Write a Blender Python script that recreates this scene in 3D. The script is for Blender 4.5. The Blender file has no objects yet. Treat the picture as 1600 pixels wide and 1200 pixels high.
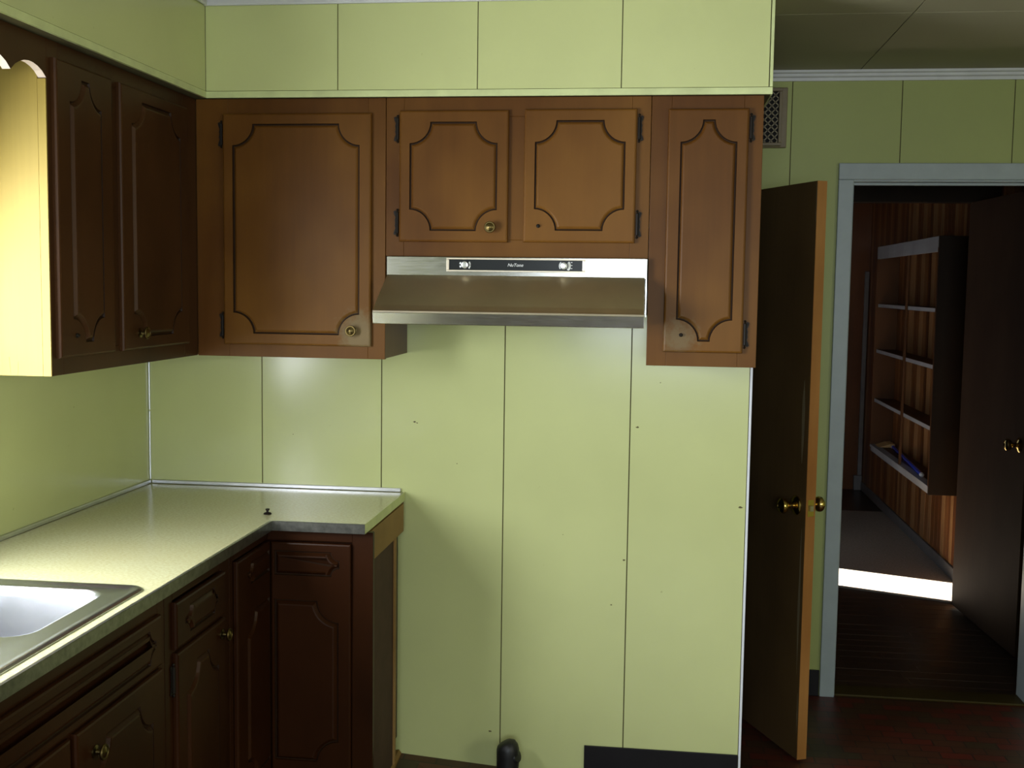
import bpy, bmesh, math, random
from mathutils import Vector, Matrix
random.seed(7)
SC = bpy.context.scene
COL = SC.collection

# ------------------------------------------------------------------ camera, light, exposure
def make_camera():
    cx, cy, cz, yaw, pitch, roll, f = 1.6808, -3.6278, 1.5995, 0.1244, -0.0859, 0.0137, 1783.0
    fwd0 = Vector((-math.sin(yaw), math.cos(yaw), 0)); r0 = Vector((math.cos(yaw), math.sin(yaw), 0)); up0 = Vector((0, 0, 1))
    fw = fwd0*math.cos(pitch) + up0*math.sin(pitch); up = up0*math.cos(pitch) - fwd0*math.sin(pitch)
    r = r0*math.cos(roll) + up*math.sin(roll); u = up*math.cos(roll) - r0*math.sin(roll)
    cd = bpy.data.cameras.new('camera'); co = bpy.data.objects.new('camera', cd); COL.objects.link(co)
    m = Matrix(((r.x, u.x, -fw.x, cx), (r.y, u.y, -fw.y, cy), (r.z, u.z, -fw.z, cz), (0, 0, 0, 1)))
    co.matrix_world = m
    cd.sensor_fit = 'HORIZONTAL'; cd.sensor_width = 36.0; cd.lens = 36.0*f/1600.0
    cd.clip_start = 0.05
    SC.camera = co
make_camera()
SC.view_settings.view_transform = 'Standard'
SC.view_settings.look = 'None'
SC.view_settings.gamma = 1.0
SC.view_settings.use_curve_mapping = False
SC.view_settings.exposure = 0.08
SC.cycles.use_denoising = True
SC.cycles.max_bounces = 8
SC.cycles.diffuse_bounces = 6
SC.cycles.sample_clamp_indirect = 6.0

W = bpy.data.worlds.new('sky'); SC.world = W; W.use_nodes = True
bg = W.node_tree.nodes['Background']; bg.inputs[0].default_value = (0.62, 0.78, 1.0, 1); bg.inputs[1].default_value = 0.35

def area(name, loc, target, sx, sy, power, color, spread=180):
    l = bpy.data.lights.new(name, 'AREA'); l.shape = 'RECTANGLE'; l.size = sx; l.size_y = sy
    l.energy = power; l.color = color; l.spread = math.radians(spread)
    o = bpy.data.objects.new(name, l); COL.objects.link(o); o.location = loc
    d = Vector(target) - Vector(loc)
    o.rotation_euler = d.to_track_quat('-Z', 'Y').to_euler()
    return o
# daylight through the window over the sink (left wall), the window behind the camera, and the den's outside door
PWR = dict(sink=58.0, front=60.0, right=34.0, den=2.8)
area('daylight_sink_window', (-0.06, -1.80, 1.46), (1.0, -1.80, 0.98), 0.90, 0.86, PWR['sink'], (0.97, 1.0, 1.08))
area('daylight_front_window', (1.92, -5.56, 1.59), (1.92, 0.0, 1.59), 1.56, 0.92, PWR['front'], (0.86, 0.95, 1.06))
area('daylight_right_window', (4.56, -3.4, 1.50), (0.0, -3.4, 1.50), 1.3, 1.1, PWR['right'], (1.0, 0.98, 0.86))
area('daylight_den_door', (1.46, 3.33, 1.05), (3.0, 3.33, 1.05), 0.42, 1.95, PWR['den'], (0.70, 0.82, 1.0))
sl = bpy.data.lights.new('sun', 'SUN'); sl.energy = 75.0; sl.angle = math.radians(0.6); sl.color = (1.0, 0.95, 0.86)
so = bpy.data.objects.new('sun', sl); COL.objects.link(so)
so.rotation_euler = Vector((0.70, -0.285, -0.66)).to_track_quat('-Z', 'Y').to_euler()

# ------------------------------------------------------------------ materials
def nodes(name):
    m = bpy.data.materials.new(name); m.use_nodes = True
    nt = m.node_tree; b = nt.nodes['Principled BSDF']
    return m, nt, b
def N(nt, t, **kw):
    n = nt.nodes.new(t)
    for k, v in kw.items(): setattr(n, k, v)
    return n
def coords(nt, scale=(1, 1, 1), kind='Object'):
    tc = N(nt, 'ShaderNodeTexCoord'); mp = N(nt, 'ShaderNodeMapping'); mp.inputs['Scale'].default_value = scale
    nt.links.new(tc.outputs[kind], mp.inputs['Vector']); return mp.outputs['Vector']
def noise(nt, vec, scale, detail=4, rough=0.55, dist=0.0):
    n = N(nt, 'ShaderNodeTexNoise'); n.inputs['Scale'].default_value = scale; n.inputs['Detail'].default_value = detail
    n.inputs['Roughness'].default_value = rough; n.inputs['Distortion'].default_value = dist
    nt.links.new(vec, n.inputs['Vector']); return n.outputs['Fac']
def ramp(nt, fac, stops):
    r = N(nt, 'ShaderNodeValToRGB'); e = r.color_ramp.elements
    while len(e) < len(stops): e.new(0.5)
    for i, (p, c) in enumerate(stops):
        e[i].position = p; e[i].color = (*c, 1) if len(c) == 3 else c
    nt.links.new(fac, r.inputs['Fac']); return r.outputs['Color']
def mix(nt, fac, a, b, mode='MIX'):
    m = N(nt, 'ShaderNodeMix', data_type='RGBA', blend_type=mode)
    for s, v in ((m.inputs['Factor'], fac), (m.inputs['A'], a), (m.inputs['B'], b)):
        if isinstance(v, (int, float)): s.default_value = v
        elif isinstance(v, tuple): s.default_value = (*v, 1)
        else: nt.links.new(v, s)
    return m.outputs['Result']
def bump(nt, b, h, strength=0.1, dist=0.002):
    n = N(nt, 'ShaderNodeBump'); n.inputs['Strength'].default_value = strength; n.inputs['Distance'].default_value = dist
    nt.links.new(h, n.inputs['Height']); nt.links.new(n.outputs['Normal'], b.inputs['Normal'])
def plain(name, col, rough=0.5, metal=0.0, var=0.12, scale=14, bmp=0.0, coat=0.0, spec=0.5):
    m, nt, b = nodes(name)
    f = noise(nt, coords(nt), scale, 5)
    c = ramp(nt, f, [(0.3, tuple(x*(1-var) for x in col)), (0.7, tuple(min(1, x*(1+var)) for x in col))])
    nt.links.new(c, b.inputs['Base Color'])
    b.inputs['Roughness'].default_value = rough; b.inputs['Metallic'].default_value = metal
    b.inputs['Coat Weight'].default_value = coat; b.inputs['Specular IOR Level'].default_value = spec
    if bmp: bump(nt, b, noise(nt, coords(nt), 220, 2), bmp)
    return m
def wood(name, dark, light, rough=0.4, grain=(14, 14, 0.9), coat=0.0, coat_rough=0.16, wear=None, blotch=2.6, var=1.0, bmp=0.05, spec=0.15):
    m, nt, b = nodes(name)
    g = noise(nt, coords(nt, grain), 3.0, 6, 0.6, 0.4)
    k = noise(nt, coords(nt, (1, 1, 0.7)), blotch, 3, 0.5)
    mid = tuple((a+c)/2 for a, c in zip(dark, light))
    c1 = ramp(nt, g, [(0.25, tuple(d*(1-0.25*var) for d in mid)), (0.75, tuple(d*(1+0.2*var) for d in mid))])
    c2 = ramp(nt, k, [(0.36, dark), (0.64, light)])
    c = mix(nt, 0.72, c1, c2)
    if wear:
        tc = N(nt, 'ShaderNodeTexCoord')
        for (p, r, col) in wear:
            d = N(nt, 'ShaderNodeVectorMath', operation='DISTANCE'); d.inputs[1].default_value = p
            nt.links.new(tc.outputs['Object'], d.inputs[0])
            nz = noise(nt, coords(nt), 60, 5, 0.65)
            a = N(nt, 'ShaderNodeMath', operation='MULTIPLY_ADD'); a.inputs[1].default_value = 0.10; nt.links.new(nz, a.inputs[0]); nt.links.new(d.outputs['Value'], a.inputs[2])
            rr = N(nt, 'ShaderNodeMapRange'); rr.inputs['From Min'].default_value = r; rr.inputs['From Max'].default_value = r+0.045
            rr.inputs['To Min'].default_value = 0.75; rr.inputs['To Max'].default_value = 0.0
            nt.links.new(a.outputs[0], rr.inputs['Value'])
            c = mix(nt, rr.outputs['Result'], c, col)
    nt.links.new(c, b.inputs['Base Color'])
    b.inputs['Roughness'].default_value = rough; b.inputs['Specular IOR Level'].default_value = spec
    b.inputs['Coat Weight'].default_value = coat; b.inputs['Coat Roughness'].default_value = coat_rough
    b.inputs['Specular Tint'].default_value = (1.0, 0.92, 0.82, 1)
    if bmp: bump(nt, b, g, bmp, 0.001)
    return m
def panel_paint(name, col, rough=0.18, spec=0.5):
    m, nt, b = nodes(name)
    k = noise(nt, coords(nt), 1.6, 3)
    c = ramp(nt, k, [(0.3, tuple(x*0.93 for x in col)), (0.7, tuple(x*1.04 for x in col))])
    s = noise(nt, coords(nt), 55, 2, 0.5)
    c = mix(nt, ramp(nt, s, [(0.76, (0, 0, 0)), (0.80, (0.5, 0.5, 0.5))]), c, (col[0]*0.55, col[1]*0.5, col[2]*0.45))
    nt.links.new(c, b.inputs['Base Color'])
    b.inputs['Roughness'].default_value = rough; b.inputs['Specular IOR Level'].default_value = spec
    bump(nt, b, noise(nt, coords(nt), 260, 2), 0.04, 0.001)
    return m
M = {}
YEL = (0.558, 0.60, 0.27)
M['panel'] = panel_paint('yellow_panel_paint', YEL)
M['panel_shaded'] = panel_paint('yellow_panel_shaded', (0.345, 0.385, 0.115), 0.5)  # same yellow paint, with the doorway wall's shade put into the colour
M['groove'] = plain('panel_groove', (0.10, 0.085, 0.03), 0.8)
M['strip'] = plain('yellow_strip_paint', (0.56, 0.62, 0.29), 0.4)
M['white'] = plain('grey_white_paint', (0.60, 0.61, 0.60), 0.45, var=0.06)
M['casing'] = plain('blue_grey_paint', (0.33, 0.38, 0.385), 0.4, var=0.06)
M['bead'] = plain('white_corner_bead', (0.75, 0.78, 0.82), 0.35, var=0.05)
M['ceiling'] = panel_paint('ceiling_board', (0.34, 0.32, 0.20), 0.6, 0.3)
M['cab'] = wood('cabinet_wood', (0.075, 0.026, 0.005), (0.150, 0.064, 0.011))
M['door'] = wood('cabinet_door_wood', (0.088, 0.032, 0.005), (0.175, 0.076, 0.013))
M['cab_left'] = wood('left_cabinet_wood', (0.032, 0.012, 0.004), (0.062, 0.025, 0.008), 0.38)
M['end_brown'] = plain('dull_brown_panel', (0.075, 0.045, 0.030), 0.75, spec=0.15)
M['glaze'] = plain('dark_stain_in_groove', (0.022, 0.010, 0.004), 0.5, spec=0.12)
GREYTAN = (0.20, 0.155, 0.075)
M['cab_in'] = wood('cabinet_side_wood', (0.10, 0.052, 0.018), (0.17, 0.088, 0.03), 0.5, coat=0.1)
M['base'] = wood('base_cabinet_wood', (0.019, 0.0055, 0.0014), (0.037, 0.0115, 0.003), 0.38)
M['raw'] = wood('raw_yellow_wood', (0.27, 0.185, 0.028), (0.35, 0.265, 0.075), 0.5, (34, 34, 1.0), 0.0, blotch=1.6, var=1.0)
M['raw_edge'] = plain('raw_pale_edge', (0.66, 0.54, 0.42), 0.6)
M['cleat'] = wood('tan_cleat_wood', (0.20, 0.11, 0.03), (0.34, 0.20, 0.07), 0.55, (3, 3, 8), 0.05)
M['black'] = plain('black_cove', (0.010, 0.009, 0.010), 0.5, spec=0.2)
M['iron'] = plain('black_hinge_iron', (0.013, 0.010, 0.007), 0.45, 0.0, spec=0.15)
M['brass'] = plain('antique_brass', (0.15, 0.11, 0.04), 0.33, 1.0)
M['brass_door'] = plain('bright_brass', (0.62, 0.44, 0.14), 0.16, 1.0, var=0.05)
M['nickel'] = plain('latch_steel', (0.5, 0.46, 0.36), 0.3, 1.0)
M['alu'] = plain('aluminium_trim', (0.62, 0.63, 0.64), 0.3, 1.0, var=0.08)
M['edge'] = plain('counter_edge_metal', (0.21, 0.21, 0.18), 0.3, 0.9, var=0.25, scale=60)
M['bowlsteel'] = plain('sink_steel', (0.66, 0.68, 0.70), 0.27, 1.0, var=0.06, scale=40)
M['pipe'] = plain('black_iron_pipe', (0.010, 0.010, 0.010), 0.45)
M['ctrl'] = plain('control_strip_black', (0.010, 0.012, 0.012), 0.3, spec=0.25)
M['silver'] = plain('control_knob_metal', (0.75, 0.75, 0.72), 0.25, 1.0, var=0.05)
M['print'] = plain('white_print', (0.8, 0.82, 0.8), 0.5, var=0.02)
M['dark'] = plain('dark_void', (0.01, 0.008, 0.006), 0.8)
M['slab'] = wood('dark_door_wood', (0.070, 0.040, 0.017), (0.115, 0.068, 0.028), 0.5, (20, 20, 0.7), 0.05)
M['slab_edge'] = wood('orange_door_edge', (0.26, 0.10, 0.022), (0.40, 0.19, 0.055), 0.5, (20, 20, 1.5), 0.1)
M['slab_wear'] = plain('worn_lacquer', (0.16, 0.125, 0.07), 0.6)
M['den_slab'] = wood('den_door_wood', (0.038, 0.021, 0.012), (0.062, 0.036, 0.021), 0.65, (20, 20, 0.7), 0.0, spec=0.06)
M['plank'] = wood('dark_floor_plank', (0.030, 0.018, 0.012), (0.052, 0.032, 0.021), 0.36, (0.8, 14, 14), 0.2)
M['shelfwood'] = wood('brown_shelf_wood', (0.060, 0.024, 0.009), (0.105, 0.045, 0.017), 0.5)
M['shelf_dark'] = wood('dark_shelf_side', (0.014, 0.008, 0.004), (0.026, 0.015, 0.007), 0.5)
M['shelf_grey'] = wood('grey_shelf_board', (0.24, 0.24, 0.25), (0.36, 0.37, 0.39), 0.5, (12, 0.9, 12), 0.05)
M['thresh'] = wood('threshold_wood', (0.035, 0.025, 0.006), (0.055, 0.04, 0.011), 0.45, (0.8, 14, 14))
M['base_grey'] = plain('grey_baseboard', (0.13, 0.125, 0.12), 0.5)
M['blue'] = plain('blue_tube_plastic', (0.010, 0.045, 0.50), 0.22, var=0.05)
M['cap'] = plain('white_cap_plastic', (0.7, 0.72, 0.74), 0.35)
M['card'] = plain('tan_cardboard', (0.52, 0.33, 0.13), 0.7)
M['vent'] = plain('brown_vent_plastic', (0.20, 0.155, 0.085), 0.5)
M['vent_lattice'] = plain('tan_lattice', (0.22, 0.18, 0.10), 0.5)
PAN = [(0.115, 0.042, 0.014), (0.20, 0.082, 0.027), (0.15, 0.056, 0.018), (0.29, 0.15, 0.06)]
for i, c in enumerate(PAN):
    M['pan%d' % i] = wood('knotty_panel_%d' % i, tuple(x*0.75 for x in c), tuple(x*1.15 for x in c), 0.42, (22, 22, 0.8), 0.15)

def counter_mat():
    m, nt, b = nodes('cream_laminate')
    s = noise(nt, coords(nt, (1, 1.6, 1)), 120, 3, 0.6)
    k = noise(nt, coords(nt), 3.0, 3)
    c = ramp(nt, s, [(0.35, (0.43, 0.41, 0.21)), (0.6, (0.52, 0.52, 0.31))])
    c = mix(nt, ramp(nt, k, [(0.45, (0, 0, 0)), (0.75, (0.45, 0.45, 0.45))]), c, (0.46, 0.42, 0.20))
    nt.links.new(c, b.inputs['Base Color']); b.inputs['Roughness'].default_value = 0.2
    bump(nt, b, s, 0.06, 0.001); return m
M['counter'] = counter_mat()
def steel_mat(name, col, scale, r0=0.15, r1=0.27):
    m, nt, b = nodes(name)
    s = noise(nt, coords(nt, scale), 40, 3)
    k = noise(nt, coords(nt), 8, 4)
    c = ramp(nt, k, [(0.3, tuple(x*0.85 for x in col)), (0.7, col)])
    nt.links.new(c, b.inputs['Base Color']); b.inputs['Metallic'].default_value = 1.0
    r = N(nt, 'ShaderNodeMapRange'); r.inputs['To Min'].default_value = r0; r.inputs['To Max'].default_value = r1
    nt.links.new(s, r.inputs['Value']); nt.links.new(r.outputs[0], b.inputs['Roughness'])
    bump(nt, b, s, 0.03, 0.0005); return m
M['hood'] = steel_mat('hood_steel', (0.52, 0.51, 0.47), (0.6, 12, 12))
M['visor'] = steel_mat('hood_visor_steel', (0.62, 0.55, 0.42), (0.6, 12, 12), 0.30, 0.42)
def floor_mat():
    m, nt, b = nodes('red_vinyl_floor')
    br = N(nt, 'ShaderNodeTexBrick'); br.offset = 0.5
    br.inputs['Scale'].default_value = 1.0; br.inputs['Brick Width'].default_value = 0.11; br.inputs['Row Height'].default_value = 0.055
    br.inputs['Mortar Size'].default_value = 0.003
    br.inputs['Color1'].default_value = (0.105, 0.014, 0.008, 1); br.inputs['Color2'].default_value = (0.040, 0.030, 0.014, 1); br.inputs['Mortar'].default_value = (0.02, 0.013, 0.010, 1)
    nt.links.new(coords(nt), br.inputs['Vector'])
    k = noise(nt, coords(nt), 9, 5)
    c = mix(nt, ramp(nt, k, [(0.4, (0, 0, 0)), (0.7, (0.4, 0.4, 0.4))]), br.outputs['Color'], (0.045, 0.016, 0.008))
    nt.links.new(c, b.inputs['Base Color']); b.inputs['Roughness'].default_value = 0.45
    return m
M['floor'] = floor_mat()
def carpet_mat():
    m, nt, b = nodes('grey_tan_carpet')
    s = noise(nt, coords(nt), 90, 4, 0.7)
    c = ramp(nt, s, [(0.3, (0.20, 0.165, 0.13)), (0.7, (0.34, 0.29, 0.24))])
    nt.links.new(c, b.inputs['Base Color']); b.inputs['Roughness'].default_value = 0.95
    bump(nt, b, s, 0.5, 0.006); return m
M['carpet'] = carpet_mat()

# ------------------------------------------------------------------ mesh helpers
def box(bm, x0, x1, y0, y1, z0, z1, bev=0.0):
    r = bmesh.ops.create_cube(bm, size=1.0)
    for v in r['verts']:
        v.co = Vector(((x0+x1)/2 + v.co.x*(x1-x0), (y0+y1)/2 + v.co.y*(y1-y0), (z0+z1)/2 + v.co.z*(z1-z0)))
    if bev:
        es = list({e for v in r['verts'] for e in v.link_edges})
        bmesh.ops.bevel(bm, geom=es, offset=bev, segments=2, affect='EDGES', profile=0.5)
    return bm
def B(*args, bev=0.0):
    bm = bmesh.new()
    for a in args: box(bm, *a, bev=bev)
    return bm
def lathe(bm, org, axis, prof, n=20):
    axis = Vector(axis).normalized(); t = axis.orthogonal().normalized(); s = axis.cross(t)
    rings = []
    for r, h in prof:
        c = Vector(org) + axis*h
        if r < 1e-6: rings.append([bm.verts.new(c)])
        else: rings.append([bm.verts.new(c + (t*math.cos(2*math.pi*i/n) + s*math.sin(2*math.pi*i/n))*r) for i in range(n)])
    for a, b in zip(rings, rings[1:]):
        for i in range(n):
            j = (i+1) % n
            if len(a) == 1 and len(b) == 1: continue
            if len(a) == 1: bm.faces.new((a[0], b[i], b[j]))
            elif len(b) == 1: bm.faces.new((a[i], b[0], a[j]))
            else: bm.faces.new((a[i], b[i], b[j], a[j]))
    for f in (rings[0], rings[-1]):
        if len(f) > 2:
            try: bm.faces.new(f)
            except ValueError: pass
    return bm
def L(org, axis, prof, n=20): return lathe(bmesh.new(), org, axis, prof, n)
def tube(bm, pts, r, n=12):
    rings = []
    for i, p in enumerate(pts):
        a = Vector(pts[max(0, i-1)]); b = Vector(pts[min(len(pts)-1, i+1)]); d = (b-a).normalized()
        t = d.orthogonal().normalized() if not rings else (tp - d*tp.dot(d)).normalized()
        tp = t; s = d.cross(t); rr = r[i] if isinstance(r, (list, tuple)) else r
        rings.append([bm.verts.new(Vector(p) + (t*math.cos(2*math.pi*k/n) + s*math.sin(2*math.pi*k/n))*rr) for k in range(n)])
    for a, b in zip(rings, rings[1:]):
        for i in range(n):
            j = (i+1) % n; bm.faces.new((a[i], b[i], b[j], a[j]))
    bm.faces.new(rings[0]); bm.faces.new(rings[-1]); return bm
def prism(bm, pts, vec):
    """closed polygon extruded along vec"""
    a = [bm.verts.new(Vector(p)) for p in pts]; b = [bm.verts.new(Vector(p)+Vector(vec)) for p in pts]
    bm.faces.new(a); bm.faces.new(list(reversed(b)))
    for i in range(len(a)):
        j = (i+1) % len(a); bm.faces.new((a[i], b[i], b[j], a[j]))
    return bm

class Root:
    def __init__(self, name, loc, label, cat, group=None, kind=None):
        o = bpy.data.objects.new(name, None); COL.objects.link(o); o.location = loc
        o.empty_display_size = 0.05
        o['label'] = label; o['category'] = cat
        if group: o['group'] = group
        if kind: o['kind'] = kind
        self.o = o; self.loc = Vector(loc)
    def part(self, name, bm, mat, parent=None, label=None, smooth=False, kind=None):
        o = finish(name, bm, mat, self.loc, smooth); o.parent = parent or self.o
        if label: o['label'] = label
        if kind: o['kind'] = kind
        return o
def finish(name, bm, mat, off=Vector((0, 0, 0)), smooth=False):
    bmesh.ops.recalc_face_normals(bm, faces=bm.faces[:])
    for v in bm.verts: v.co -= off
    me = bpy.data.meshes.new(name); bm.to_mesh(me); bm.free()
    ms = list(mat) if isinstance(mat, (list, tuple)) else [mat]
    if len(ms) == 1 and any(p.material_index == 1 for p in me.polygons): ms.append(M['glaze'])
    for mm in ms: me.materials.append(mm)
    if smooth:
        me.polygons.foreach_set('use_smooth', [True]*len(me.polygons))
        try: me.set_sharp_from_angle(angle=math.radians(35))
        except Exception: pass
    o = bpy.data.objects.new(name, me); COL.objects.link(o); return o
def struct(name, bm, mat, label, cat, loc=(0, 0, 0)):
    o = finish(name, bm, mat, Vector(loc)); o.location = loc
    o['label'] = label; o['category'] = cat; o['kind'] = 'structure'; return o
def child(parent, name, bm, mat, label=None, smooth=False, kind=None):
    o = finish(name, bm, mat, Vector((0, 0, 0)), smooth); o.parent = parent
    if label: o['label'] = label
    if kind: o['kind'] = kind
    return o

# ------------------------------------------------------------------ the setting
ZC = 2.425          # ceiling height
S0, SP = 0.394, 0.4046
SEAMS = [S0 + SP*k for k in range(4)]
WX = 1.986          # right end of the stove wall
G = 0.0018

fl = struct('floor', B((-0.12, 4.72, -5.72, 0.955, -0.10, 0.0)), M['floor'], 'dark red brick-patterned vinyl kitchen floor', 'floor')
# ceiling sheets
ce = struct('ceiling', B((-0.12, 4.72, -5.72, 1.0, ZC+0.006, ZC+0.10), (1.38, 4.72, 1.0, 5.87, ZC, ZC+0.10)), M['groove'], 'drab olive ceiling of large flat sheets', 'ceiling')
ys = [-5.60, -3.68, -1.85, -0.03, 0.888]
for a, b in zip(ys, ys[1:]):
    for c, d in ((0.0, 2.42), (2.42, 4.60)):
        child(ce, 'ceiling_sheet', B((c+G, d-G, a+G, b-G, ZC, ZC+0.012)), M['ceiling'])
# stove wall
wb = struct('wall_back', B((0.0, WX-0.002, 0.004, 0.11, 0.0, ZC)), M['groove'], 'pale yellow grooved panel wall behind the range hood', 'wall')
xs = [0.0] + SEAMS + [WX-0.008]
for a, b in zip(xs, xs[1:]):
    child(wb, 'wall_panel', B((a+G, b-G, 0.0, 0.0055, 0.0, ZC)), M['panel'])
marks = [(0.909, 1.153, 0.007), (0.917, 1.150, 0.004), (1.631, 1.156, 0.007), (1.961, 0.910, 0.009), (1.598, 0.725, 0.006), (1.56, 0.576, 0.004),
         (0.852, 0.703, 0.005), (1.17, 0.13, 0.006), (1.70, 1.30, 0.003), (0.50, 1.10, 0.003), (1.05, 1.02, 0.0025), (1.40, 0.80, 0.0025)]
for x, z, r in marks:
    bm = bmesh.new(); pts = []
    for i in range(9):
        a = 2*math.pi*i/9; q = r*random.uniform(0.35, 0.8); pts.append((x+math.cos(a)*q*1.3, 0.0, z+math.sin(a)*q*0.75))
    child(wb, 'nail_scar', prism(bm, pts, (0, -0.0006, 0)), M['groove'])
# left wall with the sink window opening
WY0, WY1, WZ0, WZ1 = -2.28, -1.32, 1.00, 2.02
struct('wall_left', B((-0.12, 0, -5.72, WY0, 0, ZC), (-0.12, 0, WY1, 1.0, 0, ZC), (-0.12, 0, WY0, WY1, 0, WZ0), (-0.12, 0, WY0, WY1, WZ1, ZC)),
       M['panel'], 'smooth yellow wall over the left counter', 'wall')
w1 = struct('window_1', B((-0.10, 0.012, WY0-0.05, WY0, WZ0-0.05, WZ1+0.05), (-0.10, 0.012, WY1, WY1+0.05, WZ0-0.05, WZ1+0.05),
       (-0.10, 0.012, WY0, WY1, WZ1, WZ1+0.05), (-0.10, 0.03, WY0-0.05, WY1+0.05, WZ0-0.05, WZ0)), M['white'], 'white window over the kitchen sink', 'window')
child(w1, 'sash_bar', B((-0.10, -0.075, WY0, WY1, 1.50, 1.535)), M['white'])
# front wall (behind the camera) with its window
FX0, FX1, FZ0, FZ1 = 1.12, 2.72, 1.12, 2.06
struct('wall_front', B((-0.12, FX0, -5.72, -5.60, 0, ZC), (FX1, 4.72, -5.72, -5.60, 0, ZC), (FX0, FX1, -5.72, -5.60, 0, FZ0), (FX0, FX1, -5.72, -5.60, FZ1, ZC)),
       M['panel_shaded'], 'yellow wall opposite the range hood', 'wall')
struct('window_2', B((FX0-0.05, FX0, -5.7, -5.585, FZ0-0.05, FZ1+0.05), (FX1, FX1+0.05, -5.7, -5.585, FZ0-0.05, FZ1+0.05), (FX0, FX1, -5.7, -5.585, FZ1, FZ1+0.05), (FX0, FX1, -5.7, -5.585, FZ0-0.05, FZ0)),
       M['white'], 'wide white window in the wall opposite the hood', 'window')
struct('wall_right', B((4.60, 4.72, -5.72, -4.05, 0, ZC), (4.60, 4.72, -2.75, 5.87, 0, ZC), (4.60, 4.72, -4.05, -2.75, 0, 0.95), (4.60, 4.72, -4.05, -2.75, 2.05, ZC)), M['panel_shaded'], 'yellow wall at the far right of the kitchen', 'wall')
struct('window_3', B((4.585, 4.70, -4.10, -4.05, 0.90, 2.10), (4.585, 4.70, -2.75, -2.70, 0.90, 2.10), (4.585, 4.70, -4.05, -2.75, 2.05, 2.10), (4.585, 4.70, -4.05, -2.75, 0.90, 0.95), (4.64, 4.67, -3.42, -3.38, 0.95, 2.05)), M['white'], 'white window in the right kitchen wall', 'window')
# doorway wall, Y = 0.89
YD, DX0, DX1, DZ = 0.8896, 2.417, 3.140, 2.012
wd = struct('wall_doorway', B((0, DX0-0.02, YD+0.004, 1.0, 0, ZC), (DX1+0.02, 4.6, YD+0.004, 1.0, 0, ZC), (DX0-0.02, DX1+0.02, YD+0.004, 1.0, DZ+0.02, ZC)), M['groove'],
            'shaded yellow grooved wall around the open doorway', 'wall')
fs = [0.153 + SP*k for k in range(0, 12)]
fs = [0.0] + [s for s in fs if s < 4.55] + [4.6]
for a, b in zip(fs, fs[1:]):
    bm = bmesh.new(); y0, y1 = YD, YD+0.0055
    lo, hi = DX0-0.015, DX1+0.015
    if b <= lo or a >= hi: box(bm, a+G, b-G, y0, y1, 0, ZC)
    else:
        box(bm, a+G, b-G, y0, y1, DZ+0.015, ZC)
        if a < lo: box(bm, a+G, lo, y0, y1, 0, DZ+0.015)
        if b > hi: box(bm, hi, b-G, y0, y1, 0, DZ+0.015)
    child(wd, 'wall_panel', bm, M['panel_shaded'])
# soffit
ZS, SYF, SXL, SXR = 2.141, -0.328, 0.342, 1.988
sof = struct('soffit', B((0.0, SXR-0.004, SYF+0.005, 0.0, ZS+0.001, ZC), (0.0, SXL-0.005, -5.6, SYF+0.005, ZS+0.001, ZC)), M['groove'],
             'yellow boxed soffit above the upper cabinets', 'soffit')
sx = [SXL, 0.744, 1.156, 1.568, SXR-0.010]
for a, b in zip(sx, sx[1:]):
    child(sof, 'soffit_panel', B((a+G*0.8, b-G*0.8, SYF, SYF+0.006, ZS+0.0205, ZC)), M['panel'])
child(sof, 'soffit_panel', B((SXL-0.006, SXL, -5.6, SYF, ZS+0.0205, ZC)), M['panel'])
child(sof, 'edge_strip', B((SXL+0.0, SXR, SYF-0.003, SYF+0.006, ZS, ZS+0.019), bev=0.001), M['strip'])
child(sof, 'edge_strip', B((SXL-0.006, SXL+0.003, -5.6, SYF-0.003, ZS, ZS+0.019), bev=0.001), M['strip'])
child(sof, 'corner_strip', B((SXR-0.0085, SXR, SYF-0.003, SYF+0.006, ZS+0.0205, ZC), bev=0.001), M['strip'])
child(sof, 'corner_strip', B((SXR-0.004, SXR, SYF+0.006, 0.0, ZS, ZC)), M['strip'])
for args, nm in (((SXL, SXR, SYF-0.014, SYF-0.0035, 2.405, ZC), 'trim_1'), ((SXL+0.0035, SXL+0.014, -5.6, SYF-0.016, 2.405, ZC), 'trim_2')):
    struct(nm, B(args, bev=0.004), M['white'], 'narrow grey-white crown trim along the ' + ('hood' if nm == 'trim_1' else 'left') + ' side of the soffit', 'trim')
# crown moulding on the doorway wall
bm = bmesh.new(); yy = YD-0.0005
prof = [(yy, 2.387), (yy-0.010, 2.387), (yy-0.012, 2.398), (yy-0.020, 2.403), (yy-0.022, 2.412), (yy-0.030, 2.416), (yy-0.032, ZC-0.0005), (yy, ZC-0.0005)]
prism(bm, [(WX, y, z) for y, z in prof], (4.6-WX, 0, 0))
struct('trim_3', bm, M['white'], 'stepped grey crown moulding above the doorway wall', 'trim')
# metal strips round the counter backs and in the corner
struct('trim_4', B((0.0005, 0.010, -2.6, -0.010, 0.921, 0.9335), bev=0.002), M['alu'], 'thin metal strip where the counter meets the left wall', 'trim')
struct('trim_5', B((0.0115, 0.866, -0.010, -0.0005, 0.921, 0.9335), bev=0.002), M['alu'], 'thin metal strip where the counter meets the hood wall', 'trim')
struct('trim_6', B((0.0005, 0.0065, -0.0065, -0.0005, 0.9345, 1.165), (0.0005, 0.0065, -0.0065, -0.0005, 1.168, 1.375), bev=0.0015), M['alu'], 'upright silver metal strip in the wall corner above the counter', 'trim')
struct('trim_7', B((WX-0.0075, WX, -0.003, 0.11, 0.0, 2.14), bev=0.001), M['bead'], 'white corner strip on the right end of the hood wall', 'trim')
struct('baseboard_back', B((1.482, WX-0.010, -0.007, -0.0005, 0.0, 0.104), bev=0.002), M['black'], 'short black vinyl baseboard at the right end of the hood wall', 'baseboard')
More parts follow.
